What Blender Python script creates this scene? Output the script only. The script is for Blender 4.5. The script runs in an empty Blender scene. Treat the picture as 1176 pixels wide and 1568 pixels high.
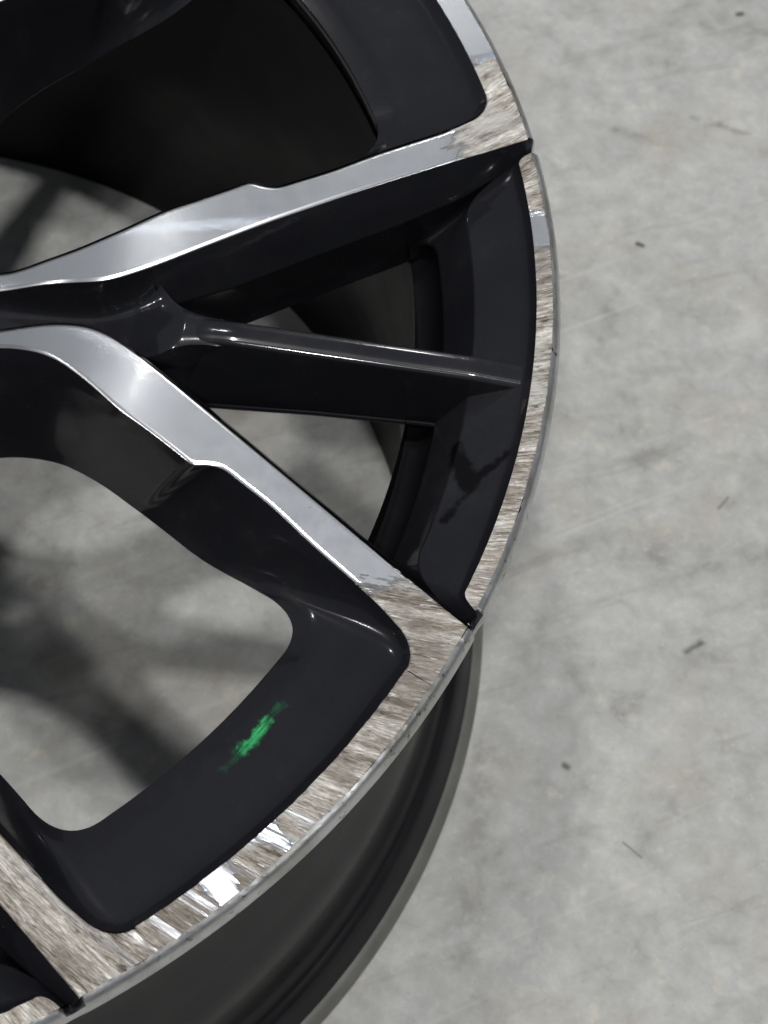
import bpy, math, random
import numpy as np
from mathutils import Matrix, Vector
from mathutils.geometry import delaunay_2d_cdt

# ------------------------------------------------------------------ scene, camera, light
S = bpy.context.scene
RAD = math.radians
R0 = 0.245                      # outer radius of the wheel, metres
HW = 0.933                      # height of the wheel face over the floor, in radii

cam_d = bpy.data.cameras.new('camera')
cam = bpy.data.objects.new('camera', cam_d); S.collection.objects.link(cam); S.camera = cam
cp = Vector((0.8469, -1.2186, 1.8877 + HW)) * R0
right = Vector((0.9896, 0.1318, 0.0580)); down = Vector((0.1436, -0.8722, -0.4677)); fwd = Vector((-0.0110, 0.4711, -0.8820))
up = -down; back = -fwd
cam.matrix_world = Matrix(((right.x, up.x, back.x, cp.x), (right.y, up.y, back.y, cp.y), (right.z, up.z, back.z, cp.z), (0, 0, 0, 1)))
cam_d.sensor_fit = 'VERTICAL'; cam_d.sensor_height = 36.0
cam_d.lens = 2984.8 / 1568 * 36.0
cam_d.clip_start = 0.01; cam_d.clip_end = 100
cam_d.dof.use_dof = True; cam_d.dof.focus_distance = 2.13 * R0; cam_d.dof.aperture_fstop = 27

W = bpy.data.worlds.new('World'); S.world = W; W.use_nodes = True
wn = W.node_tree.nodes; wl = W.node_tree.links
bg = wn['Background']; bg.inputs['Strength'].default_value = 1.0
tc = wn.new('ShaderNodeTexCoord'); sx = wn.new('ShaderNodeSeparateXYZ'); wr = wn.new('ShaderNodeValToRGB')
wl.new(tc.outputs['Generated'], sx.inputs[0]); wl.new(sx.outputs['Z'], wr.inputs[0]); wl.new(wr.outputs[0], bg.inputs['Color'])
wr.color_ramp.elements[0].position = 0.0; wr.color_ramp.elements[0].color = (0.10, 0.10, 0.105, 1)
wr.color_ramp.elements[1].position = 0.95; wr.color_ramp.elements[1].color = (0.22, 0.232, 0.255, 1)

def lamp(name, d, dist, sx_, sy_, power, rot=0.0, col=(1.0, 0.985, 0.96)):
    """ceiling LED fitting: rectangular area lamp in direction d of the wheel"""
    l = bpy.data.lights.new(name, 'AREA'); l.shape = 'RECTANGLE'; l.size = sx_; l.size_y = sy_
    l.energy = power; l.color = col
    o = bpy.data.objects.new(name, l); S.collection.objects.link(o)
    d = Vector(d).normalized(); o.location = d * dist
    o.rotation_euler = (0, 0, rot)
    return o
# rows of small LED fittings 3 m up: (x, y) offset over the wheel for one unit of height, watts
for lx, ly, pw, sz in ((.0, -.50, 31, .14), (.15, .0, 33, .14), (-.10, .15, 19, .14), (-1.15, -.50, 28, .14), (-1.0, .15, 9, .14),
                       (-.22, .60, 2.4, .05), (.05, 1.25, 19, .14), (.75, 1.15, 15, .14), (1.2, -.35, 16, .14)):
    lamp('ceiling_lamp', (lx, ly, 1.0), 3.0 * math.sqrt(1 + lx * lx + ly * ly), sz, sz * .8, pw)

S.view_settings.view_transform = 'Standard'; S.view_settings.look = 'None'
S.view_settings.gamma = 1; S.view_settings.exposure = 0.0; S.view_settings.use_curve_mapping = False

# ------------------------------------------------------------------ node helpers
class NT:
    def __init__(self, name):
        self.m = bpy.data.materials.new(name); self.m.use_nodes = True
        self.t = self.m.node_tree; self.n = self.t.nodes; self.b = self.n['Principled BSDF']
    def link(self, a, b): self.t.links.new(a, b)
    def setv(self, sock, v):
        if isinstance(v, bpy.types.NodeSocket): self.link(v, sock)
        else: sock.default_value = v
    def P(self, **k):
        for a, v in k.items(): self.setv(self.b.inputs[a.replace('_', ' ')], v)
    def math(self, op, a, b=None, c=None, clamp=False):
        n = self.n.new('ShaderNodeMath'); n.operation = op; n.use_clamp = clamp
        for i, v in enumerate((a, b, c)):
            if v is not None: self.setv(n.inputs[i], v)
        return n.outputs[0]
    def vmath(self, op, a, b=None, scale=None):
        n = self.n.new('ShaderNodeVectorMath'); n.operation = op
        self.setv(n.inputs[0], a)
        if b is not None: self.setv(n.inputs[1], b)
        if scale is not None: self.setv(n.inputs['Scale'], scale)
        return n.outputs['Value'] if op in ('DOT_PRODUCT', 'LENGTH', 'DISTANCE') else n.outputs[0]
    def comb(self, x, y, z=0.0):
        n = self.n.new('ShaderNodeCombineXYZ')
        for i, v in enumerate((x, y, z)): self.setv(n.inputs[i], v)
        return n.outputs[0]
    def noise(self, vec, scale, detail=4, rough=0.55, dist=0.0):
        n = self.n.new('ShaderNodeTexNoise'); self.setv(n.inputs['Vector'], vec)
        n.inputs['Scale'].default_value = scale; n.inputs['Detail'].default_value = detail
        n.inputs['Roughness'].default_value = rough; n.inputs['Distortion'].default_value = dist
        return n.outputs['Fac']
    def voro(self, vec, scale):
        n = self.n.new('ShaderNodeTexVoronoi'); self.setv(n.inputs['Vector'], vec); n.inputs['Scale'].default_value = scale
        return n.outputs['Distance']
    def rng(self, v, a, b, c=0.0, d=1.0, smooth=False):
        n = self.n.new('ShaderNodeMapRange'); n.clamp = True
        if smooth: n.interpolation_type = 'SMOOTHSTEP'
        self.setv(n.inputs[0], v)
        for i, x in enumerate((a, b, c, d)): self.setv(n.inputs[1 + i], x)
        return n.outputs[0]
    def ramp(self, v, stops, interp='LINEAR'):
        n = self.n.new('ShaderNodeValToRGB'); self.setv(n.inputs[0], v); cr = n.color_ramp; cr.interpolation = interp
        while len(cr.elements) < len(stops): cr.elements.new(0.5)
        for e, (p, c) in zip(cr.elements, stops):
            e.position = p; e.color = (c, c, c, 1) if isinstance(c, (int, float)) else (*c, 1)
        return n.outputs[0]
    def mix(self, f, a, b, blend='MIX'):
        n = self.n.new('ShaderNodeMix'); n.data_type = 'RGBA'; n.blend_type = blend
        self.setv(n.inputs[0], f)
        for i, v in ((6, a), (7, b)):
            self.setv(n.inputs[i], (*v, 1) if isinstance(v, tuple) and len(v) == 3 else v)
        return n.outputs[2]
    def mixf(self, f, a, b):
        n = self.n.new('ShaderNodeMix'); n.data_type = 'FLOAT'
        self.setv(n.inputs[0], f); self.setv(n.inputs[2], a); self.setv(n.inputs[3], b)
        return n.outputs[0]
    def bump(self, h, strength=0.3, dist=0.001, normal=None):
        n = self.n.new('ShaderNodeBump'); self.setv(n.inputs['Height'], h)
        n.inputs['Strength'].default_value = strength; n.inputs['Distance'].default_value = dist
        if normal is not None: self.setv(n.inputs['Normal'], normal)
        return n.outputs[0]
    def coords(self):
        """object position in wheel radii"""
        t = self.n.new('ShaderNodeTexCoord')
        return self.vmath('SCALE', t.outputs['Object'], scale=1.0 / R0)
    def stretch(self, p, deg, su, sv):
        """coordinates along and across a direction, for streaks running that way"""
        c, s_ = math.cos(RAD(deg)), math.sin(RAD(deg))
        u = self.vmath('DOT_PRODUCT', p, (c, s_, 0)); v = self.vmath('DOT_PRODUCT', p, (-s_, c, 0))
        return self.comb(self.math('MULTIPLY', u, su), self.math('MULTIPLY', v, sv))
    def polar(self, p):
        s = self.n.new('ShaderNodeSeparateXYZ'); self.link(p, s.inputs[0])
        r = self.math('SQRT', self.math('ADD', self.math('MULTIPLY', s.outputs[0], s.outputs[0]), self.math('MULTIPLY', s.outputs[1], s.outputs[1])))
        th = self.math('MULTIPLY', self.math('ARCTAN2', s.outputs[1], s.outputs[0]), 180 / math.pi)
        return s, r, th
    def stroke(self, p, a, b, w, soft, wob=None, z=True):
        """mask of a soft band along the segment a-b (radii), half width w"""
        a = Vector(a); b = Vector(b); d = b - a; L2 = d.length_squared
        rel = self.vmath('SUBTRACT', p, tuple(a))
        t = self.math('DIVIDE', self.vmath('DOT_PRODUCT', rel, tuple(d)), L2, clamp=True)
        q = self.vmath('SCALE', tuple(d), scale=t)
        dist = self.vmath('LENGTH', self.vmath('SUBTRACT', rel, q))
        if wob is not None: dist = self.math('ADD', dist, wob)
        return self.rng(dist, w + soft, w - soft, 0.0, 1.0, True)

# ------------------------------------------------------------------ materials
def metal_material(name, rash=True, chamfer=False):
    m = NT(name); p = m.coords(); s, r, th = m.polar(p)
    fine = m.noise(p, 9, 5, .6)
    wear = m.noise(p, 40, 4, .6)
    base = m.mix(m.rng(fine, .35, .7), (.53, .555, .59), (.565, .588, .62))
    rough = m.rng(wear, .3, .7, .21, .25)
    if chamfer: base = (.88, .89, .90, 1); rough = .24
    m.P(Metallic=1.0 if chamfer else .62)
    # lathe rings
    rings = m.noise(m.comb(m.math('MULTIPLY', r, 420.0), m.math('MULTIPLY', th, .02)), 1.0, 3, .7)
    h = m.math('MULTIPLY', rings, .015)
    if not chamfer:
        smudge = m.noise(m.vmath('ADD', p, (3.0, 1.0, 0)), 17, 5, .62, .6); pit = m.noise(p, 150, 2, .5)
        base = m.mix(m.rng(rings, .3, .7, 0, .22), base, (.46, .48, .515))
        base = m.mix(m.rng(smudge, .5, .72, 0, .35), base, (.45, .47, .505))
        base = m.mix(m.rng(pit, .74, .80, 0, .8), base, (.16, .16, .17))
        rough = m.math('ADD', rough, m.rng(smudge, .45, .75, 0, .05))
    if rash:
        # where the kerb has ground the face: inner radius of the damage by angle round the wheel
        lo, hi = -75.0, 45.0
        P_ = lambda a: (a - lo) / (hi - lo)
        st = [(-75, .55), (-54, .50), (-49.3, .55), (-47.2, .90), (-43.6, .93), (-42.9, 1.0), (-42.0, 1.03), (-41.4, .99), (-40.8, .93), (-38.6, .955), (-37.8, 1.03), (-37.2, .93), (-25, .90), (-22, .865), (-20.6, .868),
              (-18.5, .918), (-17.5, .93), (10.0, .93), (10.6, 1.05), (12.9, 1.05), (13.6, .93), (18.3, .90), (21.5, .897), (25, .92), (26.9, .93), (28.0, 1.08), (45, 1.2)]
        # ramp colours are clamped at display only, keep them under one by halving
        r0 = m.math('MULTIPLY', m.ramp(m.rng(th, lo, hi), [(P_(a), v * .5) for a, v in st]), 2.0)
        slant = m.math('ADD', th, m.math('MULTIPLY', m.math('SUBTRACT', r, .95), -22.0))      # grinding marks lean a little
        n1 = m.noise(m.comb(slant, m.math('MULTIPLY', r, 9.0)), 2.3, 5, .65)
        n2 = m.noise(p, 60, 3, .6)
        edge = m.math('ADD', m.math('MULTIPLY', m.math('SUBTRACT', n1, .5), .17), m.math('MULTIPLY', m.math('SUBTRACT', n2, .5), .02))
        lump = m.noise(p, 11, 3, .5)
        edge = m.math('ADD', edge, m.math('MULTIPLY', m.math('SUBTRACT', lump, .5), .05))
        mask = m.rng(m.math('ADD', m.math('SUBTRACT', r, r0), edge), -.006, .009)
        # strips of bright metal left between the gouges
        keep = m.noise(m.comb(m.math('MULTIPLY', slant, 1.15), m.math('MULTIPLY', r, 1.5)), 1.0, 4, .6, .2)
        keep = m.math('MULTIPLY', m.rng(keep, .565, .61), m.rng(m.math('ABSOLUTE', m.math('ADD', th, 40.0)), 6.0, 10.0, .75, .2))
        mask = m.math('MULTIPLY', mask, m.math('SUBTRACT', 1.0, keep))
        st1 = m.noise(m.comb(m.math('MULTIPLY', slant, .8), m.math('MULTIPLY', r, 3.0)), 1.6, 3, .55, .2)
        st2 = m.noise(m.comb(m.math('MULTIPLY', slant, 2.6), m.math('MULTIPLY', r, 22.0)), 2.0, 6, .7, .9)
        st3 = m.noise(m.comb(m.math('MULTIPLY', slant, 7.0), m.math('MULTIPLY', r, 52.0)), 2.0, 5, .75, .8)
        blotch = m.noise(p, 22, 4, .6)
        v = m.math('ADD', m.math('ADD', m.math('MULTIPLY', st1, .30), m.math('MULTIPLY', st2, .40)), m.math('MULTIPLY', st3, .30))
        rc = m.ramp(v, [(.40, (.05, .041, .033)), (.45, (.21, .182, .150)), (.492, (.41, .372, .322)), (.535, (.60, .565, .51)), (.585, (.95, .935, .90))])
        rc = m.mix(m.rng(blotch, .52, .70, 0, .65), rc, (.25, .222, .19), 'MIX')
        patch = m.noise(m.vmath('ADD', p, (2.0, 5.0, 0)), 9, 4, .6, .5)
        rc = m.mix(m.rng(patch, .36, .5, .55, 0), rc, (.20, .175, .145)); rc = m.mix(m.rng(patch, .54, .68, 0, .6), rc, (.74, .73, .70))
        gouge = m.noise(m.comb(m.math('MULTIPLY', slant, 3.4), m.math('MULTIPLY', r, 40.0), 4.0), 1.0, 5, .75, .8)
        rc = m.mix(m.rng(gouge, .60, .68, 0, .85), rc, (.055, .047, .04))
        glint = m.noise(m.comb(m.math('MULTIPLY', slant, 4.6), m.math('MULTIPLY', r, 30.0), 9.0), 1.0, 4, .7, .5)
        rc = m.mix(m.rng(glint, .62, .68, 0, .9), rc, (.97, .97, .95))  # glints painted as near-white flecks into the scrape colour
        base = m.mix(mask, base, rc)
        rough = m.mixf(mask, rough, m.rng(st2, .35, .65, .62, .40))
        h = m.math('ADD', h, m.math('MULTIPLY', mask, m.math('ADD', m.math('MULTIPLY', st1, 2.2), m.math('ADD', m.math('MULTIPLY', st2, 1.1), m.math('MULTIPLY', st3, .5)))))
        m.P(Metallic=m.mixf(mask, 1.0 if chamfer else .62, .32))
        m.P(Anisotropic=m.mixf(mask, .35, .2))
    m.P(Tangent=m.vmath('NORMALIZE', m.comb(m.math('MULTIPLY', s.outputs[1], -1.0), s.outputs[0], 0.0)))
    m.P(Base_Color=base, Roughness=rough, Normal=m.bump(h, .6, .0013))
    m.P(Coat_Weight=.35 if not rash else m.mixf(mask, .35, .0), Coat_Roughness=.08)
    if not chamfer:
        # the fine lathe grooves act as a grating: each colour leaves at a slightly different angle
        geo = m.n.new('ShaderNodeNewGeometry'); rad = m.vmath('NORMALIZE', m.comb(s.outputs[0], s.outputs[1], 0.0)); tanv = m.comb(m.math('MULTIPLY', s.outputs[1], -1.0), s.outputs[0], 0.0)
        acc = None
        for ci, dl in ((0, -.03), (1, 0.0), (2, .03)):
            g = m.n.new('ShaderNodeBsdfAnisotropic'); c = [0, 0, 0]; c[ci] = (.74, .76, .79)[ci]
            m.link(m.mix(1.0, base, tuple(float(x > 0) for x in c), 'MULTIPLY'), g.inputs['Color'])
            g.inputs['Roughness'].default_value = .14; g.inputs['Anisotropy'].default_value = .95
            m.link(m.vmath('NORMALIZE', m.vmath('ADD', geo.outputs['Normal'], m.vmath('SCALE', rad, scale=dl))), g.inputs['Normal'])
            m.link(tanv, g.inputs['Tangent'])
            if acc is None: acc = g.outputs[0]
            else:
                ad = m.n.new('ShaderNodeAddShader'); m.link(acc, ad.inputs[0]); m.link(g.outputs[0], ad.inputs[1]); acc = ad.outputs[0]
        mx = m.n.new('ShaderNodeMixShader'); m.setv(mx.inputs[0], m.math('MULTIPLY', m.math('SUBTRACT', 1.0, mask), .30))
        m.link(m.b.outputs[0], mx.inputs[1]); m.link(acc, mx.inputs[2]); m.link(mx.outputs[0], m.n['Material Output'].inputs['Surface'])
    return m.m

def bevel_metal():
    m = NT('rim_edge_metal'); p = m.coords(); s, r, th = m.polar(p)
    dirt = m.noise(p, 14, 5, .6); sp = m.noise(p, 90, 3, .6)
    along = m.noise(m.comb(m.math('MULTIPLY', th, .25), m.math('MULTIPLY', s.outputs[2], 160.0)), 3, 4, .6)
    base = m.mix(m.rng(dirt, .38, .68), (.62, .63, .63), (.40, .40, .375))
    base = m.mix(m.rng(sp, .62, .72), base, (.14, .135, .12))
    m.P(Base_Color=base, Metallic=.95, Roughness=m.rng(along, .3, .7, .25, .42), Normal=m.bump(m.math('ADD', m.math('MULTIPLY', along, .6), sp), .2, .0006))
    return m.m

def paint(name, strokes=()):
    m = NT(name); p = m.coords()
    n = m.noise(p, 6, 5, .6); d = m.noise(p, 30, 5, .65); fl = m.noise(p, 500, 2, .5)
    base = m.mix(m.rng(n, .35, .7), (.0080, .0083, .0105), (.0125, .0129, .0155))
    base = m.mix(m.rng(fl, .5, .8, 0, .4), base, (.016, .016, .022))
    # dusty film
    dust = m.rng(m.math('MULTIPLY', n, d), .30, .55, 0, .05)
    base = m.mix(dust, base, (.14, .135, .13))
    rough = m.mixf(m.rng(d, .4, .75), .22, .30); kill = None
    if strokes:
        wobn = m.noise(p, 45, 5, .7)
        fib = m.rng(m.noise(m.stretch(p, 62, 22, 190), 1.0, 4, .7, .3), .34, .54)
        for (a, b, w, soft, wob, col, ro) in strokes:
            wv = m.math('MULTIPLY', m.math('SUBTRACT', wobn, .5), wob)
            k = m.stroke(p, a, b, w, soft, wv)
            if ro > .4: k = m.math('MULTIPLY', k, fib)
            base = m.mix(k, base, col)
            rough = m.mixf(k, rough, ro)
            if ro < .2: kill = k if kill is None else m.math('MAXIMUM', kill, k)
    m.P(Base_Color=base, Roughness=rough, Metallic=0.0, Specular_IOR_Level=.10, Coat_Weight=.78 if kill is None else m.mixf(kill, .78, .3), Coat_Roughness=.085, Coat_IOR=1.5)
    return m.m

def barrel_paint():
    m = NT('barrel_paint'); p = m.coords(); s, r, th = m.polar(p)
    n = m.noise(p, 7, 5, .6); lines = m.noise(m.comb(m.math('MULTIPLY', th, .03), m.math('MULTIPLY', s.outputs[2], 40.0)), 3, 4, .6)
    base = m.mix(m.rng(m.math('ADD', m.math('MULTIPLY', n, .5), m.math('MULTIPLY', lines, .5)), .38, .66), (.006, .006, .0075), (.013, .013, .0145))
    m.P(Base_Color=base, Roughness=m.rng(n, .3, .7, .26, .36), Metallic=0.0, Specular_IOR_Level=.14, Coat_Weight=.16, Coat_Roughness=.12)
    return m.m

def inner_paint():
    m = NT('barrel_inner_paint'); p = m.coords(); n = m.noise(p, 7, 5, .6)
    m.P(Base_Color=m.mix(m.rng(n, .35, .7), (.004, .004, .0052), (.007, .007, .0085)), Roughness=m.rng(n, .3, .7, .38, .5), Specular_IOR_Level=.10)
    return m.m

def flange_metal():
    m = NT('rear_flange_metal'); p = m.coords()
    n = m.noise(p, 12, 5, .6)
    m.P(Base_Color=m.mix(m.rng(n, .35, .7), (.15, .15, .138), (.21, .21, .192)), Roughness=.45, Metallic=.4)
    return m.m

def concrete():
    m = NT('concrete'); p = m.coords()
    big = m.noise(p, 1.6, 6, .6, .4); mid = m.noise(p, 8.5, 6, .6, .5); sm = m.noise(p, 24, 5, .62, .3); gr = m.noise(p, 130, 4, .6)
    v = m.math('ADD', m.math('ADD', m.math('MULTIPLY', big, .26), m.math('MULTIPLY', mid, .36)), m.math('MULTIPLY', sm, .38))
    col = m.ramp(v, [(.35, (.22, .217, .208)), (.44, (.345, .348, .336)), (.52, (.415, .422, .410)), (.62, (.50, .503, .486))])
    warm = m.noise(m.vmath('ADD', p, (7.3, 2.1, 0)), 4.2, 6, .65)
    col = m.mix(m.rng(warm, .52, .70, 0, .6), col, (.40, .355, .295))
    yel = m.noise(m.vmath('ADD', p, (1.3, 9.1, 0)), 15, 4, .6)
    col = m.mix(m.rng(yel, .62, .72, 0, .55), col, (.57, .54, .44))
    # scuffs: stretched dark noise
    rot = m.stretch(p, 28, 3, 22)
    sc = m.noise(rot, 1.0, 5, .6, .3)
    col = m.mix(m.rng(sc, .58, .74, 0, .5), col, (.17, .165, .155))
    rot2 = m.stretch(p, -65, 2, 26)
    sc2 = m.noise(rot2, 1.0, 5, .6, .4)
    col = m.mix(m.rng(sc2, .66, .80, 0, .4), col, (.19, .185, .17))
    col = m.mix(m.rng(gr, .60, .76, 0, .45), col, (.19, .185, .172))
    g2 = m.noise(m.vmath('ADD', p, (5.0, 3.0, 0)), 75, 5, .7)
    col = m.mix(m.rng(g2, .35, .65, .20, .0), col, (.29, .285, .27))
    col = m.mix(m.rng(g2, .58, .72, 0, .35), col, (.60, .60, .57))
    rot3 = m.stretch(p, 33, 1.2, 34)
    sc3 = m.noise(rot3, 1.0, 4, .6, .2)
    col = m.mix(m.rng(sc3, .60, .72, 0, .28), col, (.60, .60, .575))
    wob = m.math('MULTIPLY', m.math('SUBTRACT', m.noise(p, 30, 5, .7), .5), .03)
    soft_ = m.rng(m.noise(p, 26, 5, .65), .38, .60)
    for a, b, w, s_, o, c in [
        ((1.188, .899, 0), (1.197, .897, 0), .004, .003, .25, (.035, .04, .042)),
        ((1.342, 1.473, 0), (1.349, 1.476, 0), .005, .004, .25, (.03, .033, .035)),
        ((1.322, .116, 0), (1.345, .135, 0), .004, .006, .6, (.03, .03, .032)),
        ((1.27, 1.205, 0), (1.37, 1.185, 0), .004, .010, .6, (.14, .13, .115)),
        ((1.13, 1.15, 0), (1.25, 1.13, 0), .005, .012, .6, (.17, .165, .15)),
        ((1.145, -.105, 0), (1.15, -.108, 0), .004, .005, .3, (.08, .075, .06)),
        ((1.245, -.215, 0), (1.275, -.235, 0), .0012, .0012, .02, (.13, .125, .12)),
        ((1.36, .385, 0), (1.375, .408, 0), .0015, .003, .1, (.10, .10, .10)),
        ((1.02, -.10, 0), (1.02, -.42, 0), .025, .035, 1.2, (.245, .24, .225)),  # soft shadow beside the lower rim, painted into the floor colour
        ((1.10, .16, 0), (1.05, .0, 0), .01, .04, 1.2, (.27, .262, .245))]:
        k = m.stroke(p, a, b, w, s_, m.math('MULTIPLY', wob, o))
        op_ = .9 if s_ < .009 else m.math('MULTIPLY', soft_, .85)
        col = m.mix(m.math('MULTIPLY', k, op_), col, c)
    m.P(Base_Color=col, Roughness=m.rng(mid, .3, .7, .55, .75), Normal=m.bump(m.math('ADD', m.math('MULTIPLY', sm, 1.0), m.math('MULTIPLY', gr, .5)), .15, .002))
    return m.m

ZF0 = HW
def zz(z): return z + HW
M_metal = metal_material('machined_metal')
M_cham = metal_material('machined_edge', chamfer=True)
M_edge = bevel_metal()
M_black = paint('gloss_black_paint')
GREEN = (.022, .29, .09)
M_black_st = paint('gloss_black_paint_marked', [
    ((.7440, -.440, zz(-.036)), (.7000, -.518, zz(-.036)), .0035, .0045, .03, (.006, .07, .026), .5),
    ((.7340, -.459, zz(-.036)), (.7165, -.492, zz(-.036)), .0058, .0035, .028, GREEN, .5),
    ((.7300, -.466, zz(-.036)), (.7190, -.486, zz(-.036)), .0030, .0025, .02, (.035, .38, .125), .5),
    ((.5960, -.647, zz(-.036)), (.5930, -.650, zz(-.036)), .0015, .0015, .01, (.01, .10, .05), .5),
    ((.5800, -.6430, zz(-.036)), (.5990, -.6640, zz(-.036)), .0004, .0007, .004, (.20, .20, .21), .5),
    ((.6110, -.6790, zz(-.030)), (.6125, -.6820, zz(-.030)), .0022, .0014, .008, (.55, .54, .52), .5),
])
M_black_dk = paint('gloss_black_paint_dark_strokes', [  # branching strokes, darker and less reflective than the paint around them
    ((.8850, -.088, zz(-.042)), (.915, -.143, zz(-.034)), .012, .004, .028, (.003, .003, .004), .16),
    ((.915, -.143, zz(-.034)), (.952, -.108, zz(-.016)), .006, .003, .02, (.003, .003, .004), .16),
    ((.918, -.150, zz(-.036)), (.893, -.188, zz(-.043)), .0075, .003, .02, (.003, .003, .004), .16),
])
M_barrel = barrel_paint()
M_flange = flange_metal(); M_inner = inner_paint()
M_floor = concrete()

# ------------------------------------------------------------------ mesh helpers
col = S.collection
def link(name, verts, faces, mats, parent=None, normals=None, mat_idx=None, smooth=True):
    me = bpy.data.meshes.new(name)
    V = np.array(verts, float) * R0
    me.from_pydata(V.tolist(), [], [tuple(int(i) for i in f) for f in faces])
    for m_ in (mats if isinstance(mats, (list, tuple)) else [mats]): me.materials.append(m_)
    if mat_idx is not None: me.polygons.foreach_set('material_index', np.array(mat_idx, dtype=np.int32))
    if smooth: me.polygons.foreach_set('use_smooth', np.ones(len(me.polygons), dtype=bool))
    me.update()
    if normals is not None:
        N = np.array(normals, float); N /= (np.linalg.norm(N, axis=1)[:, None] + 1e-12)
        me.normals_split_custom_set_from_vertices(N.tolist())
    o = bpy.data.objects.new(name, me); col.objects.link(o)
    if parent is not None: o.parent = parent
    return o

class Acc:
    """collects grids into one mesh"""
    def __init__(self): self.v = []; self.n = []; self.f = []; self.mi = []; self.c = 0
    def grid(self, P, N, rows=None, cols=None, mi=0):
        P = P if cols is None else P[:, cols]; N = N if cols is None else N[:, cols]
        a, b = P.shape[:2]
        self.v.append(P.reshape(-1, 3)); self.n.append(N.reshape(-1, 3))
        for i in range(a - 1):
            for j in range(b - 1):
                k = self.c + i * b + j
                self.f.append((k, k + 1, k + b + 1, k + b)); self.mi.append(mi)
        self.c += a * b
    def tris(self, V, N, F, mi=0):
        self.v.append(V); self.n.append(N)
        for f in F: self.f.append(tuple(i + self.c for i in f)); self.mi.append(mi)
        self.c += len(V)
    def build(self, name, mats, parent=None):
        V = np.concatenate(self.v); N = np.concatenate(self.n)
        # orient faces with their normals
        F = []
        for f in self.f:
            a, b, c_ = V[f[0]], V[f[1]], V[f[2]]
            fn = np.cross(b - a, c_ - a) if len(f) == 3 else np.cross(V[f[2]] - a, V[f[3]] - b)
            F.append(f if fn @ (N[f[0]] + N[f[2]]) >= 0 else f[::-1])
        return link(name, V, F, mats, parent, N, self.mi)

def grid_normals(P, closed=False):
    du = np.gradient(P, axis=0)
    if closed:
        Q = np.concatenate([P[:, -2:-1], P, P[:, 1:2]], axis=1); dv = (Q[:, 2:] - Q[:, :-2])
    else: dv = np.gradient(P, axis=1)
    N = np.cross(du, dv); L = np.linalg.norm(N, axis=2)[..., None]
    N = np.where(L > 1e-14, N / (L + 1e-20), np.array([0, 0, 1.0]))
    return N

def cr(pts, n):
    """centripetal-ish smooth curve through points, n samples evenly along its length"""
    P = np.array(pts, float); P = np.vstack([2 * P[0] - P[1], P, 2 * P[-1] - P[-2]])
    out = []
    for i in range(1, len(P) - 2):
        p0, p1, p2, p3 = P[i - 1:i + 3]
        l = [max(np.linalg.norm(b - a), 1e-9) ** .5 for a, b in ((p0, p1), (p1, p2), (p2, p3))]
        t0 = 0; t1 = l[0]; t2 = t1 + l[1]; t3 = t2 + l[2]
        for t in np.linspace(t1, t2, 14)[:-1]:
            A1 = (t1 - t) / (t1 - t0) * p0 + (t - t0) / (t1 - t0) * p1
            A2 = (t2 - t) / (t2 - t1) * p1 + (t - t1) / (t2 - t1) * p2
            A3 = (t3 - t) / (t3 - t2) * p2 + (t - t2) / (t3 - t2) * p3
            B1 = (t2 - t) / (t2 - t0) * A1 + (t - t0) / (t2 - t0) * A2
            B2 = (t3 - t) / (t3 - t1) * A2 + (t - t1) / (t3 - t1) * A3
            out.append((t2 - t) / (t2 - t1) * B1 + (t - t1) / (t2 - t1) * B2)
    out.append(P[-2]); return resample(np.array(out), n)
def resample(P, n):
    P = np.array(P, float); s = np.r_[0, np.cumsum(np.linalg.norm(np.diff(P, axis=0), axis=1))]
    t = np.linspace(0, s[-1], n)
    return np.stack([np.interp(t, s, P[:, k]) for k in range(P.shape[1])], 1)
def bez(p0, p1, p2, n):
    t = np.linspace(0, 1, n)[:, None]
    return (1 - t) ** 2 * np.array(p0) + 2 * t * (1 - t) * np.array(p1) + t * t * np.array(p2)
def pol(r, a): return (r * math.cos(RAD(a)), r * math.sin(RAD(a)))
def arc(r, a0, a1, n): a = np.radians(np.linspace(a0, a1, n)); return np.stack([r * np.cos(a), r * np.sin(a)], 1)
def rotz(P, deg):
    c, s = math.cos(RAD(deg)), math.sin(RAD(deg)); Q = P.copy()
    Q[..., 0] = c * P[..., 0] - s * P[..., 1]; Q[..., 1] = s * P[..., 0] + c * P[..., 1]; return Q
def mirx(P): Q = P.copy(); Q[..., 1] *= -1; return Q
def mir36(P): return rotz(mirx(rotz(P, -36)), 36)
def lerp_join(*parts):
    """join polylines, dropping repeated joints"""
    out = [parts[0]]
    for p in parts[1:]: out.append(p[1:])
    return np.concatenate(out)

ZR = np.array([.0, .26, .30, .35, .385, .427, .455, .55, .65, .75, .87, .95, 1.0])
ZV = np.array([-.06, -.06, -.055, -.036, -.012, .003, .009, .016, .018, .015, .008, .002, 0.0])
_rr = np.linspace(0, 1.02, 600); _zz = np.interp(_rr, ZR, ZV)
for _ in range(3): _zz = np.convolve(np.pad(_zz, 14, mode='edge'), np.ones(29) / 29, 'valid')
_zz -= _zz[np.searchsorted(_rr, .97)] - .001
def zf(x, y): return np.interp(np.hypot(x, y), _rr, _zz)
def face_normal(x, y):
    r = np.hypot(x, y); g = np.interp(r, _rr, np.gradient(_zz, _rr))
    return np.stack([-g * x / (r + 1e-9), -g * y / (r + 1e-9), np.ones_like(r)], 1)
def lift(P2): return np.column_stack([P2, zf(P2[:, 0], P2[:, 1])])

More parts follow.
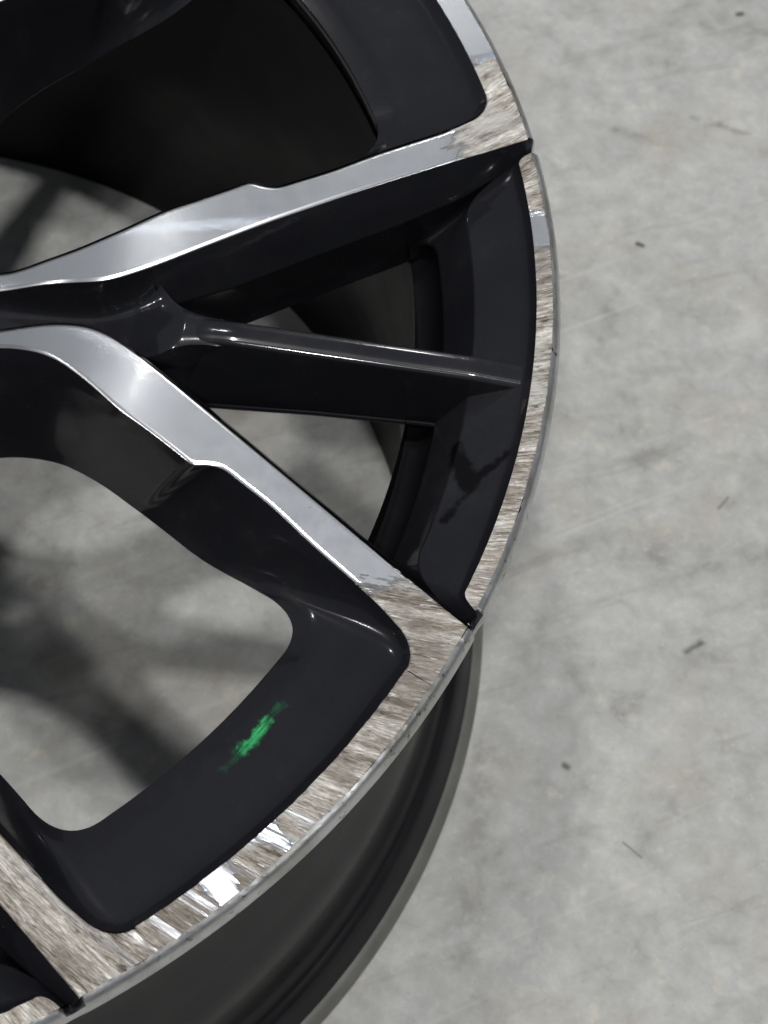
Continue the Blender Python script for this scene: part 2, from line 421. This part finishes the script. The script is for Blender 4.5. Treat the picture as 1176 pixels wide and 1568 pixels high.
# ------------------------------------------------------------------ outlines of one half sector (upper, slim spoke on +x)
E_OUT = [(.285, .066), (.31, .0575), (.335, .0545), (.355, .0560), (.38, .0615), (.42, .075), (.462, .100), (.515, .139), (.553, .162), (.590, .1855), (.604, .1945), (.611, .1960), (.622, .1942), (.636, .1942), (.645, .1975), (.662, .208), (.70, .232), (.75, .269), (.797, .301), (.832, .3255), (.860, .3495)]
E_IN = [(.285, .0285), (.345, .0278), (.385, .0278), (.427, .0280), (.455, .0305), (.477, .037), (.502, .0495), (.53, .0665), (.567, .0915), (.632, .136), (.72, .195), (.788, .240), (.855, .284), (.9300, .3321)]
NL, NC, NS, NH = 46, 18, 110, 26
# big window, face level
T_lip = arc(.955, 36, 24.3, NL)
T_cor = bez(T_lip[-1], pol(.955, 22.95), E_OUT[-1], NC)
T_spk = cr(E_OUT[::-1], NS)
ax_in = np.array(pol(.258, 36)); pd = np.array((math.sin(RAD(36)), -math.cos(RAD(36))))
def bez3(p0, p1, p2, p3, n):
    t = np.linspace(0, 1, n)[:, None]
    return (1 - t) ** 3 * np.array(p0) + 3 * t * (1 - t) ** 2 * np.array(p1) + 3 * t * t * (1 - t) * np.array(p2) + t ** 3 * np.array(p3)
T_hub = bez3(E_OUT[0], (.262, .074), ax_in + pd * .05, ax_in, NH)
T2 = lerp_join(T_lip, T_cor, T_spk, T_hub); TT = lift(T2)
# opening level
O_lip = arc(.826, 36, 27.0, NL); O_end = (.700, .296)
O_cor = bez(O_lip[-1], (.762, .3275), O_end, NC)
O_spk = cr([O_end, (.660, .273), (.618, .247), (.574, .214), (.529, .181), (.484, .152), (.438, .130), (.395, .119), (.353, .117), (.318, .126)], NS)
O_hub = cr([(.318, .126), (.290, .138), (.265, .155), pol(.303, 36)], NH)
O2 = lerp_join(O_lip, O_cor, O_spk, O_hub)
wl_ = np.clip(1 - (np.arange(NL + NC + NS + NH - 3) - (NL - 8)) / (NC + 30.0), 0, 1)
wl_ = wl_ ** 2 * (3 - 2 * wl_)
zS = np.interp(O2[:, 0], [.25, .353, .438, .529, .618, .70, .76], [-.20, -.18, -.15, -.13, -.10, -.083, -.06])
zO = wl_ * -.053 + (1 - wl_) * zS
OO = np.column_stack([O2, zO])
lab_half = np.concatenate([np.zeros(NL + NC - 1), np.ones(NS - 1), np.full(NH - 1, 2)]).astype(int)   # 0 lip, 1 spoke, 2 hub
tl = np.array([0, .015, .035, .06, .09, .13, .18, .25, .34, .44, .54, .64, .72, .79, .85, .90, .94, .97, .99, 1.0])
g_lip = np.interp(tl, [0, .02, .05, .09, .14, .2, .7, .78, .9, 1], [0, .05, .14, .24, .31, .36, .66, .70, .86, 1.0])
g_spk = np.interp(tl, [0, .15, .5, .85, 1], [0, .12, .48, .86, 1.0])
rows = []
for t, gl, gs in zip(tl, g_lip, g_spk):
    g = wl_ * gl + (1 - wl_) * gs
    P = TT * (1 - t) + OO * t; P[:, 2] = TT[:, 2] * (1 - g) + OO[:, 2] * g
    rows.append(P)
def under(fr, dz):
    P = OO + (TT - OO) * fr; P[:, 2] = OO[:, 2] + dz; return P
def under2(fl, fs, dl, ds):
    fr = (wl_ * fl + (1 - wl_) * fs)[:, None]; P = OO + (TT - OO) * fr
    P[:, :2] += (1 - wl_[:, None]) * bk * fs; P[:, 2] = OO[:, 2] + wl_ * dl + (1 - wl_) * ds; return P
tg = np.gradient(O2, axis=0); tg /= np.linalg.norm(tg, axis=1)[:, None] + 1e-12
bk = np.stack([tg[:, 1], -tg[:, 0]], 1) * .12                       # into the spoke
if bk[NL + NC + 40, 1] > 0: bk = -bk
rows += [under2(-.004, .015, -.006, -.003), under2(.0, .05, -.013, -.005), under2(.03, .10, -.022, -.007), under2(.05, .16, -.032, -.009), under2(.10, .22, -.065, -.011)]
WH = np.stack(rows)                                # levels x columns, A half of the big window
WIN = np.concatenate([WH, mir36(WH[:, ::-1])[:, 1:]], axis=1)
lab_win = np.concatenate([lab_half[:-1], lab_half[:-1][::-1] + 10])   # +10: half owned by the next sector's lower spoke
# close the loop through the lip axis (first == last)
WN = grid_normals(WIN, closed=True)
if WN[3, 10, 2] < 0: WN = -WN

# slim pocket: half loop from node axis (y=0) round to the lip axis
N5, N1, N2, N3 = 34, 110, 16, 80
iE = cr(E_IN, 400)
k0 = np.argmin(abs(iE[:, 0] - .515))
S1 = resample(iE[k0:], N1)
T5 = np.array([(.615, 0.0, -.0165), (.615, .009, -.0165), (.612, .0165, -.0165), (.590, .0190, -.0160), (.570, .0225, -.0165), (.552, .0300, -.0180), (.539, .0400, -.0185), (.528, .0490, -.0130), (.5205, .0540, -.004), (S1[0][0], S1[0][1], float(zf(*S1[0])))])
T5 = cr(T5, N5)
gv = np.array(pol(.9875, 19.05))
bandend = lerp_join(np.array([gv, pol(.9875, 18.5)]), bez(pol(.9875, 18.5), pol(.970, 18.12), pol(.968, 17.6), 9))
Tg = np.column_stack([resample(bandend, N2), np.zeros(N2)]); Tg[0, 2] = -.020
Tg[:, 2] = np.where(np.arange(N2) == 0, -.020, 0.0)
S3 = arc(.968, 17.6, 0, N3)
Tp = lerp_join(T5, lift(S1), np.vstack([lift(S1)[-1:], Tg]), np.column_stack([S3, np.zeros(N3)]))
# valley (crease) loop
def off_in(P, d):
    t = np.gradient(P, axis=0); t /= np.linalg.norm(t, axis=1)[:, None]
    return P + np.stack([t[:, 1], -t[:, 0]], 1) * d[:, None]
rS1 = np.hypot(S1[:, 0], S1[:, 1])
dM = np.interp(rS1, [.5, .60, .80, .88, .94, .9875], [.020, .028, .026, .022, .016, .0102])
zM = np.interp(rS1, [.5, .60, .80, .90, .94, .9875], [-.040, -.045, -.045, -.043, -.033, -.021])
M1 = np.column_stack([off_in(S1, dM), zM])
M5 = cr([(.615, 0, -.045), (.615, .010, -.045), (.612, .020, -.045), (.592, .0245, -.047), (.575, .0300, -.048), (.560, .0370, -.048), (M1[0][0] + .010, M1[0][1] + .001, -.044), tuple(M1[0])], N5)
vi = np.searchsorted(rS1, .935); Mg = resample(M1[vi:][::-1], N2 + 1)
m3 = lerp_join(cr([Mg[-1][:2], pol(.912, 16.6), pol(.900, 15.2), pol(.899, 13.5)], 20), arc(.899, 13.5, 0, N3 - 19))
m3z = np.interp(np.arange(N3), [0, 12, N3], [Mg[-1][2], -.045, -.045])
Mp = lerp_join(M5, M1, Mg, np.column_stack([m3, m3z]))
# hole edge loop
o1 = cr([(.586, .070), (.593, .082), (.637, .114), (.683, .146), (.75, .192), (.805, .2285)], N1 - 34)
oc = bez((.805, .2285), (.832, .2465), pol(.867, 14.6), 34 + N2 + 12)
o3 = arc(.867, 14.6, 0, N3 - 12 + 1)
o5 = cr([(.578, 0), (.578, .03), (.580, .055), (.586, .070)], N5)
O2p = lerp_join(o5, o1, oc, o3)
nO = len(O2p); nT = len(Tp)
O2p = O2p if nO == nT else resample(O2p, nT)
zOp = np.interp(np.arange(nT), [0, N5 + N1 - 40, N5 + N1 + N2 + 10, nT], [-.112, -.112, -.100, -.100])
Op = np.column_stack([O2p, zOp])
lab_p = np.concatenate([np.full(N5, 2), np.ones(N1 - 1), np.zeros(nT - N5 - N1 + 1)]).astype(int)
wlp = np.clip((np.arange(nT) - (N5 + N1)) / 14.0, 0, 1)
t1 = np.array([0, .03, .07, .12, .18, .26, .36, .48, .6, .72, .83, .92, .97])
gA = np.interp(t1, [0, .06, .18, .26, 1], [0, .14, .32, .38, 1.0]); gB = np.interp(t1, [0, .5, 1], [0, .46, 1])
t2_ = np.array([0, .04, .1, .2, .35, .5, .65, .8, .9, .96, 1.0])
rows = []
for t, a, b in zip(t1, gA, gB):
    g = wlp * a + (1 - wlp) * b
    P = Tp * (1 - t) + Mp * t; P[:, 2] = Tp[:, 2] * (1 - g) + Mp[:, 2] * g; rows.append(P)
for t in t2_: rows.append(Mp * (1 - t) + Op * t)
def underp(fr, dz):
    P = Op + (Mp - Op) * fr; P[:, 2] = Op[:, 2] + dz; return P
rows += [underp(-.02, -.005), underp(0, -.011), underp(.15, -.018), underp(.25, -.03)]
PH = np.stack(rows)
POC = np.concatenate([PH, mirx(PH[:, ::-1])[:, 1:]], axis=1)
lab_poc = np.concatenate([lab_p[:-1], lab_p[:-1][::-1] + 10])
PN = grid_normals(POC, closed=True)
if PN[3, N5 + N1 + N2 + 40, 2] < 0: PN = -PN

def segs(lab, val):
    """column index ranges of the strips whose quad label is val"""
    idx = np.where(lab == val)[0]; out = []
    if len(idx) == 0: return out
    st = idx[0]; pv = st
    for i in idx[1:]:
        if i != pv + 1: out.append((st, pv)); st = i
        pv = i
    out.append((st, pv))
    return [np.arange(a, b + 2) for a, b in out]

def up_(P): Q = P.copy(); Q[..., 2] += HW; return Q

# ------------------------------------------------------------------ floor
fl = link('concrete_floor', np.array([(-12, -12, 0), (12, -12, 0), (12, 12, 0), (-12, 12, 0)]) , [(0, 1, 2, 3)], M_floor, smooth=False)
fl['kind'] = 'structure'; fl['label'] = 'bare grey concrete floor with stains, scuffs, dark specks and a soft shadow painted beside the wheel'; fl['category'] = 'floor'

# ------------------------------------------------------------------ wheel
wheel = bpy.data.objects.new('alloy_wheel', None); col.objects.link(wheel)
wheel['label'] = 'scuffed black and machined silver alloy car wheel lying face up on concrete'; wheel['category'] = 'wheel'

def cdt_face(loop, spacing, inner=None, jitter=0):
    """triangulate a 2D outline with interior points"""
    loop = np.array(loop); n = len(loop)
    lo = loop.min(0); hi = loop.max(0)
    gx, gy = np.meshgrid(np.arange(lo[0], hi[0], spacing), np.arange(lo[1], hi[1], spacing)); pts = np.stack([gx.ravel(), gy.ravel()], 1)
    x, y = pts[:, 0], pts[:, 1]; ins = np.zeros(len(pts), bool); j = n - 1
    dmin = np.full(len(pts), 9.)
    for i in range(n):
        a, b = loop[i], loop[j]
        c_ = ((a[1] > y) != (b[1] > y)) & (x < (b[0] - a[0]) * (y - a[1]) / (b[1] - a[1] + 1e-15) + a[0]); ins ^= c_
        dmin = np.minimum(dmin, np.hypot(x - a[0], y - a[1])); j = i
    pts = pts[ins & (dmin > spacing * .5)]
    V = [Vector(p) for p in loop.tolist() + pts.tolist()]
    r = delaunay_2d_cdt(V, [], [list(range(n))] + (inner or []), 1, 1e-7)
    return np.array([tuple(v) for v in r[0]]), [tuple(f) for f in r[2]]

CH = .0058
def inset(P, d, side):
    t = np.gradient(P, axis=0); t /= np.linalg.norm(t, axis=1)[:, None] + 1e-12
    return P + side * np.stack([-t[:, 1], t[:, 0]], 1) * d
def chamfer(P, side, taper0=False, taper1=False):
    """rounded bright edge from the face down to outline P (2D); side=+1 face lies left of the direction"""
    n = len(P); rws = []
    w = np.ones(n)
    for k, a in enumerate(np.linspace(0, 1, 6)):
        d = CH * (1 - math.sin(a * math.pi / 2)); q = inset(P, d, side)
        z = zf(q[:, 0], q[:, 1]) - CH * .8 * (1 - math.cos(a * math.pi / 2))
        rws.append(np.column_stack([q, z]))
    return np.stack(rws)

e_in = cr(E_IN, 150)
e_out_full = lerp_join(T_cor, T_spk)              # lip corner -> hub
ein_i = inset(e_in, CH, 1); eout_i = inset(e_out_full, CH, 1)
def half_spoke_face():
    outer = arc(.9875, 19.66, 24.3, 24)
    loop = lerp_join(ein_i, np.vstack([ein_i[-1:], outer]), np.vstack([outer[-1:], eout_i]))
    # remove near duplicates
    keep = [0]
    for i in range(1, len(loop)):
        if np.hypot(*(loop[i] - loop[keep[-1]])) > 4e-4: keep.append(i)
    return loop[keep]
sf_loop = half_spoke_face()
sfV, sfF = cdt_face(sf_loop, .011)

def T(P, mirror, k):
    Q = mirx(P) if mirror else P
    return rotz(Q, 72 * k)

def vnoise(x, y, seed):
    """smooth value noise"""
    rg = np.random.default_rng(seed).random((512, 512)); xi = np.floor(x).astype(int); yi = np.floor(y).astype(int)
    fx = x - xi; fy = y - yi; fx = fx * fx * (3 - 2 * fx); fy = fy * fy * (3 - 2 * fy)
    g = lambda a, b: rg[a % 512, b % 512]
    return (g(xi, yi) * (1 - fx) + g(xi + 1, yi) * fx) * (1 - fy) + (g(xi, yi + 1) * (1 - fx) + g(xi + 1, yi + 1) * fx) * fy
RA = [-75, -43.6, -42.9, -41.6, -40.8, 10.0, 10.6, 12.9, 13.6, 27, 28, 45]; RV = [1, 1, 0, 0, 1, 1, 0, 0, 1, 1, 0, 0]
def chatter(P):
    """kerb gouges: real dents across the rim band"""
    r = np.hypot(P[..., 0], P[..., 1]); th = np.degrees(np.arctan2(P[..., 1], P[..., 0]))
    on = np.interp(th, RA, RV, left=0, right=0)
    sl = th - (r - .95) * 22
    n = .55 * vnoise(sl * 1.7 + 300, r * 25, 1) + .30 * vnoise(sl * 4.3 + 700, r * 45, 2) + .15 * vnoise(sl * 9.7 + 900, r * 70, 3)
    Q = P.copy(); Q[..., 2] -= on * np.clip(n - .30, 0, 1) * .0055
    return Q
names_lab = {}
for k in range(5):
    for mirror in (False, True):
        a = Acc()
        # walls facing the big window: window k for upper spokes, window k-1 mirrored half for lower spokes
        for c in segs(lab_win, 1):
            P, N = WIN[:, c], WN[:, c]
            if mirror: P, N = mirx(P), mirx(N)
            a.grid(up_(rotz(P, 72 * k)), rotz(N, 72 * k))
        for c in segs(lab_poc, 1):
            P, N = POC[:, c], PN[:, c]
            if mirror: P, N = mirx(P), mirx(N)
            a.grid(up_(rotz(P, 72 * k)), rotz(N, 72 * k))
        # closed back
        b0 = resample(WH[-1][lab_half == 1], 60)[::-1]; b1 = resample(PH[-1][lab_p == 1], 60)
        Bk = np.stack([b0, (b0 + b1) / 2 + np.array([0, 0, -.006]), b1]); Bk = T(Bk, mirror, k)
        a.grid(up_(Bk), np.broadcast_to(np.array([0, 0, -1.0]), Bk.shape))
        sp = a.build('spoke', [M_black], wheel)
        # machined face with rounded bright edges
        f = Acc()
        V3 = np.column_stack([sfV, zf(sfV[:, 0], sfV[:, 1])]); N3_ = face_normal(sfV[:, 0], sfV[:, 1])
        f.tris(up_(T(V3, mirror, k)), T(N3_, mirror, k), sfF)
        for P, sd in ((e_in, 1), (e_out_full, 1)):
            g = chamfer(P, sd); gn = grid_normals(g)
            if gn[2, 20, 2] < 0: gn = -gn
            f.grid(up_(T(g, mirror, k)), T(gn, mirror, k), mi=1)
        f.build('machined_face', [M_metal, M_cham], sp)

    # lip slopes of the big window
    a = Acc()
    for v in (0, 10):
        for c in segs(lab_win, v): a.grid(up_(rotz(WIN[:, c], 72 * k)), rotz(WN[:, c], 72 * k))
    ls = a.build('lip_slope', [M_black_st if k == 4 else M_black], wheel)
    if k == 4: ls['label'] = 'gloss black rim slope with a green paint smear'
    # slim pocket lip
    a = Acc()
    for v in (0, 10):
        for c in segs(lab_poc, v): a.grid(up_(rotz(POC[:, c], 72 * k)), rotz(PN[:, c], 72 * k))
    ls = a.build('lip_slope', [M_black_dk if k == 0 else M_black], wheel)
    if k == 0: ls['label'] = 'black rim slope with a dark branching mark'

    # machined band of the rim, big window part
    f = Acc(); aa = np.radians(np.linspace(24.3, 47.7, 420)); rr = np.linspace(.955, .9875, 14)
    Rg, Ag = np.meshgrid(rr, aa, indexing='ij'); P = np.stack([Rg * np.cos(Ag), Rg * np.sin(Ag), zf(Rg, 0 * Rg)], 2)
    P = chatter(rotz(P, 72 * k)); N = grid_normals(P)
    if N[3, 30, 2] < 0: N = -N
    f.grid(up_(P), N); f.build('rim_band', [M_metal], wheel)
    # slim pocket part with rounded ends
    f = Acc(); rr = np.linspace(0, 1, 12)
    inner_end = lerp_join(bez(pol(.9875, 18.5), pol(.970, 18.12), pol(.968, 17.6), 20), arc(.968, 17.6, 0, 330))
    full = np.concatenate([inner_end, mirx(inner_end[::-1])[1:]])
    ang = np.arctan2(full[:, 1], full[:, 0])
    outr = np.stack([.9875 * np.cos(ang), .9875 * np.sin(ang)], 1)
    P2 = np.stack([full * (1 - t) + outr * t for t in rr]); P = np.concatenate([P2, zf(P2[..., 0], P2[..., 1])[..., None]], 2)
    P = chatter(rotz(P, 72 * k)); N = grid_normals(P)
    if N[3, 30, 2] < 0: N = -N
    f.grid(up_(P), N); f.build('rim_band', [M_metal], wheel)

    # slim black spoke
    xs = np.linspace(.530, .958, 60); prof = []
    for x in xs:
        u = (x - .53) / (.958 - .53)
        zt = np.interp(x, [.53, .56, .585, .62, .90, .958], [-.034, -.0165, -.0115, -.0085, -.0085, -.0125]); hw = np.interp(x, [.53, .60, .95], [.014, .0105, .0105])
        hb = np.interp(x, [.53, .60, .72, .85, .958], [.049, .044, .034, .027, .025]); zb = np.interp(x, [.53, .9, .958], [-.104, -.104, -.100])
        sec = [(0, zt), (hw * .5, zt - .0003), (hw * .8, zt - .0006)]
        for a_ in np.linspace(0, 1, 7): 
            th = a_ * RAD(66); sec.append((hw * .86 + (.0085) * math.sin(th), zt - .001 - (.0085) * (1 - math.cos(th))))
        y0, z0 = sec[-1]
        for t in (.12, .3, .5, .7, .86, .95): sec.append((y0 + (hb - y0) * t, z0 + (zb - z0) * t))
        for th in np.linspace(0, RAD(110), 5): sec.append((hb + .004 * math.sin(th) - .002, zb - .006 + .005 * math.cos(th)))
        sec.append((.02, zb - .014)); sec.append((0, zb - .014))
        prof.append([(x, y, z) for y, z in sec])
    P = np.array(prof); P = np.concatenate([P, mirx(P)[:, ::-1][:, 1:]], axis=1)
    N = grid_normals(P, closed=True)
    if N[30, 0, 2] < 0: N = -N
    a = Acc(); a.grid(up_(rotz(P, 72 * k)), rotz(N, 72 * k)); a.build('slim_spoke', [M_black], wheel)

# hub with the channels between the spokes, centre bore and bolt holes
a = Acc()
bnd = cr(np.vstack([np.column_stack([e_in[e_in[:, 0] < .515], zf(*e_in[e_in[:, 0] < .515].T)]), T5[::-1]]), 120)
vv = np.linspace(-1, 1, 61)
ch = []
for p in bnd:
    x, yb, zb = p
    zc = np.interp(x, [.285, .315, .45, .50, .53, .56, .615], [float(zf(.285, 0)), -.075, -.054, -.042, -.027, -.0135, -.0125])
    kk = np.interp(x, [.345, .50, .53, .56, .6], [7, 6, 3.5, 3, 3]); zb_ = zb
    ch.append(np.stack([np.full_like(vv, x), yb * vv, zc + (zb_ - zc) * np.abs(vv) ** kk], 1))
CHN = np.stack(ch); CN = grid_normals(CHN)
if CN[5, 30, 2] < 0: CN = -CN
for k in range(5):
    a.grid(up_(rotz(CHN, 72 * k)), rotz(CN, 72 * k))
    for v in (2, 12):
        for c in segs(lab_win, v): a.grid(up_(rotz(WIN[:, c], 72 * k)), rotz(WN[:, c], 72 * k))
        for c in segs(lab_poc, v): a.grid(up_(rotz(POC[:, c], 72 * k)), rotz(PN[:, c], 72 * k))
hl = []
for k in range(5):
    h_ = [np.array([E_IN[0]]), np.array([E_OUT[0]]), T_hub[1:-1], mir36(T_hub[::-1])]
    hl.append(rotz(np.concatenate(h_), 72 * k)); hl.append(rotz(np.array([(E_IN[0][0], -E_IN[0][1])]), 72 * (k + 1)))
hl = np.concatenate(hl)
holes = [arc(.135, 360, 0, 49)[:-1]] + [rotz(arc(.034, 360, 0, 25)[:-1] + np.array([.215, 0]), 72 * k + 36) for k in range(5)]
pts = [Vector(p) for p in hl.tolist()]; faces = [list(range(len(pts)))]
for h_ in holes: s0 = len(pts); pts += [Vector(p) for p in h_.tolist()]; faces.append(list(range(s0, s0 + len(h_))))
ed = [(f[i], f[(i + 1) % len(f)]) for f in faces for i in range(len(f))]
cd = delaunay_2d_cdt(pts, ed, [], 0, 1e-7)
HV = np.array([tuple(v) for v in cd[0]])
def inside(P, loop):
    x, y = P; r = False; j = len(loop) - 1
    for i in range(len(loop)):
        if ((loop[i][1] > y) != (loop[j][1] > y)) and x < (loop[j][0] - loop[i][0]) * (y - loop[i][1]) / (loop[j][1] - loop[i][1] + 1e-15) + loop[i][0]: r = not r
        j = i
    return r
HF = [f for f in cd[2] if inside(HV[list(f)].mean(0), hl) and not any(inside(HV[list(f)].mean(0), h_) for h_ in holes)]
a.tris(up_(np.column_stack([HV, zf(HV[:, 0], HV[:, 1])])), np.tile([0, 0, 1.0], (len(HV), 1)), HF)
for h_ in holes:
    hc = np.vstack([h_, h_[:1]])
    g = np.stack([np.column_stack([hc, np.full(len(hc), z)]) for z in (float(zf(.2, 0)), -.12, -.28)]); gn = -grid_normals(g)
    cen = h_.mean(0); 
    if (gn[1, 0, :2] @ (hc[0] - cen)) > 0: gn = -gn
    a.grid(up_(g), gn)
ring = arc(.26, 0, 360, 97); g = np.stack([np.column_stack([ring, np.full(97, z)]) for z in (-.12, -.28)])
a.grid(up_(g), np.concatenate([g[..., :2], 0 * g[..., :1]], 2))
ring2 = arc(.135, 0, 360, 97); g = np.stack([np.column_stack([ring, np.full(97, -.28)]), np.column_stack([arc(.24, 0, 360, 97), np.full(97, -.285)])])
a.grid(up_(g), np.broadcast_to(np.array([0, 0, -1.0]), g.shape))
a.build('hub', [M_black], wheel)

# ------------------------------------------------------------------ rim: lathe parts
def lathe(prof, n, name, mats, fn=None, mfn=None, parent=wheel):
    """profile of (r, z) turned round the axis, densely rounded by cr()"""
    th = np.radians(np.linspace(0, 360, n + 1)); pr = np.array(prof)
    P = np.stack([np.stack([r * np.cos(th), r * np.sin(th), np.full_like(th, z)], 1) for r, z in pr])
    if fn is not None: P = fn(P, th)
    N = grid_normals(P, closed=True)
    return P, N
# front flange edge (bare metal bevel), cut by the black grooves beside the spokes
pf = cr([(.9875, .0005), (.9912, -.0012), (.9950, -.0050), (.9977, -.012), (.9985, -.020), (.9965, -.029), (.990, -.036)], 16)
def groove_w(th):
    d = np.degrees(th) % 72.0; d = np.where(d > 36, 72 - d, d)      # angle from the slim spoke
    x = (d - 19.08) / .62
    return np.clip(1 - x * x, 0, 1) ** .7
def cut(P, th):
    w = groove_w(th)[None, :]; depth = np.linspace(1, .35, P.shape[0])[:, None]
    P[..., 2] -= w * .020 * depth
    P[..., :2] *= 1 - (w * .0035)[..., None]
    rng = np.random.default_rng(3)
    # nicks and burrs along the ground inner edge
    n = rng.normal(0, 1, len(th)); n[-1] = n[0]; n2 = np.interp(np.arange(len(th)), np.arange(0, len(th) + 9, 9), rng.normal(0, 1, len(th) // 9 + 2))
    kk = (n * .00035 + n2 * .0007)
    ang = (np.degrees(th) + 180) % 360 - 180
    act = ((ang < 27) & (ang > -75))[None, :] * np.exp(-np.arange(P.shape[0]) / 2.0)[:, None]
    rr = np.hypot(P[..., 0], P[..., 1]); s = 1 + (kk[None] * act) / rr
    P[..., 0] *= s; P[..., 1] *= s; P[..., 2] += np.abs(kk)[None] * act * .6
    return P
P, N = lathe(pf, 1800, 'x', None, cut)
if N[4, 0] @ P[4, 0] < 0: N = -N
a = Acc(); a.grid(up_(P), N)
gw = groove_w(np.radians(np.linspace(0, 360, 1801)))
mi = []
for i in range(P.shape[0] - 1):
    for j in range(P.shape[1] - 1): mi.append(1 if (gw[j] > .4 and i < 4) else 0)
a.mi = mi
a.build('front_flange', [M_edge, M_black], wheel)

# barrel outside + inside
po = cr([(.990, -.036), (.975, -.043), (.955, -.050), (.940, -.062), (.935, -.085), (.933, -.15), (.936, -.165), (.928, -.19), (.89, -.24), (.872, -.28), (.870, -.40), (.878, -.50), (.905, -.62), (.925, -.70), (.931, -.76), (.934, -.80), (.938, -.826), (.945, -.843), (.952, -.8485), (.9585, -.8520), (.965, -.860), (.9745, -.878), (.9825, -.894)], 150)
P, N = lathe(po, 288, 'x', None)
if N[20, 0] @ P[20, 0] < 0: N = -N
a = Acc(); a.grid(up_(P), N)
a.build('barrel', [M_barrel], wheel)
a = Acc()
pi_ = cr([(.832, -.10), (.834, -.15), (.833, -.25), (.835, -.38), (.845, -.50), (.868, -.62), (.884, -.72), (.889, -.82), (.889, -.9325)], 50)
P, N = lathe(pi_, 288, 'x', None)
if N[20, 0] @ np.array([P[20, 0][0], P[20, 0][1], 0]) > 0: N = -N
a.grid(up_(P), N)
# ledge that closes the barrel under the lip slopes
pl = np.array([(.867, -.115), (.862, -.135), (.850, -.148), (.834, -.150)])
P, N = lathe(pl, 288, 'x', None)
if N[1, 0, 2] < 0: N = -N
a.grid(up_(P), N)
a.build('barrel_inner_wall', [M_inner], wheel)
pr = cr([(.9825, -.894), (.9875, -.8965), (.993, -.901), (.9975, -.908), (.9995, -.916), (.9995, -.924), (.996, -.931), (.985, -.9328), (.93, -.9329), (.889, -.9325)], 34)
P, N = lathe(pr, 288, 'x', None)
if N[8, 0] @ P[8, 0] < 0: N = -N
a = Acc(); a.grid(up_(P), N); a.build('rear_flange', [M_flange], wheel)

S.render.engine = 'CYCLES'
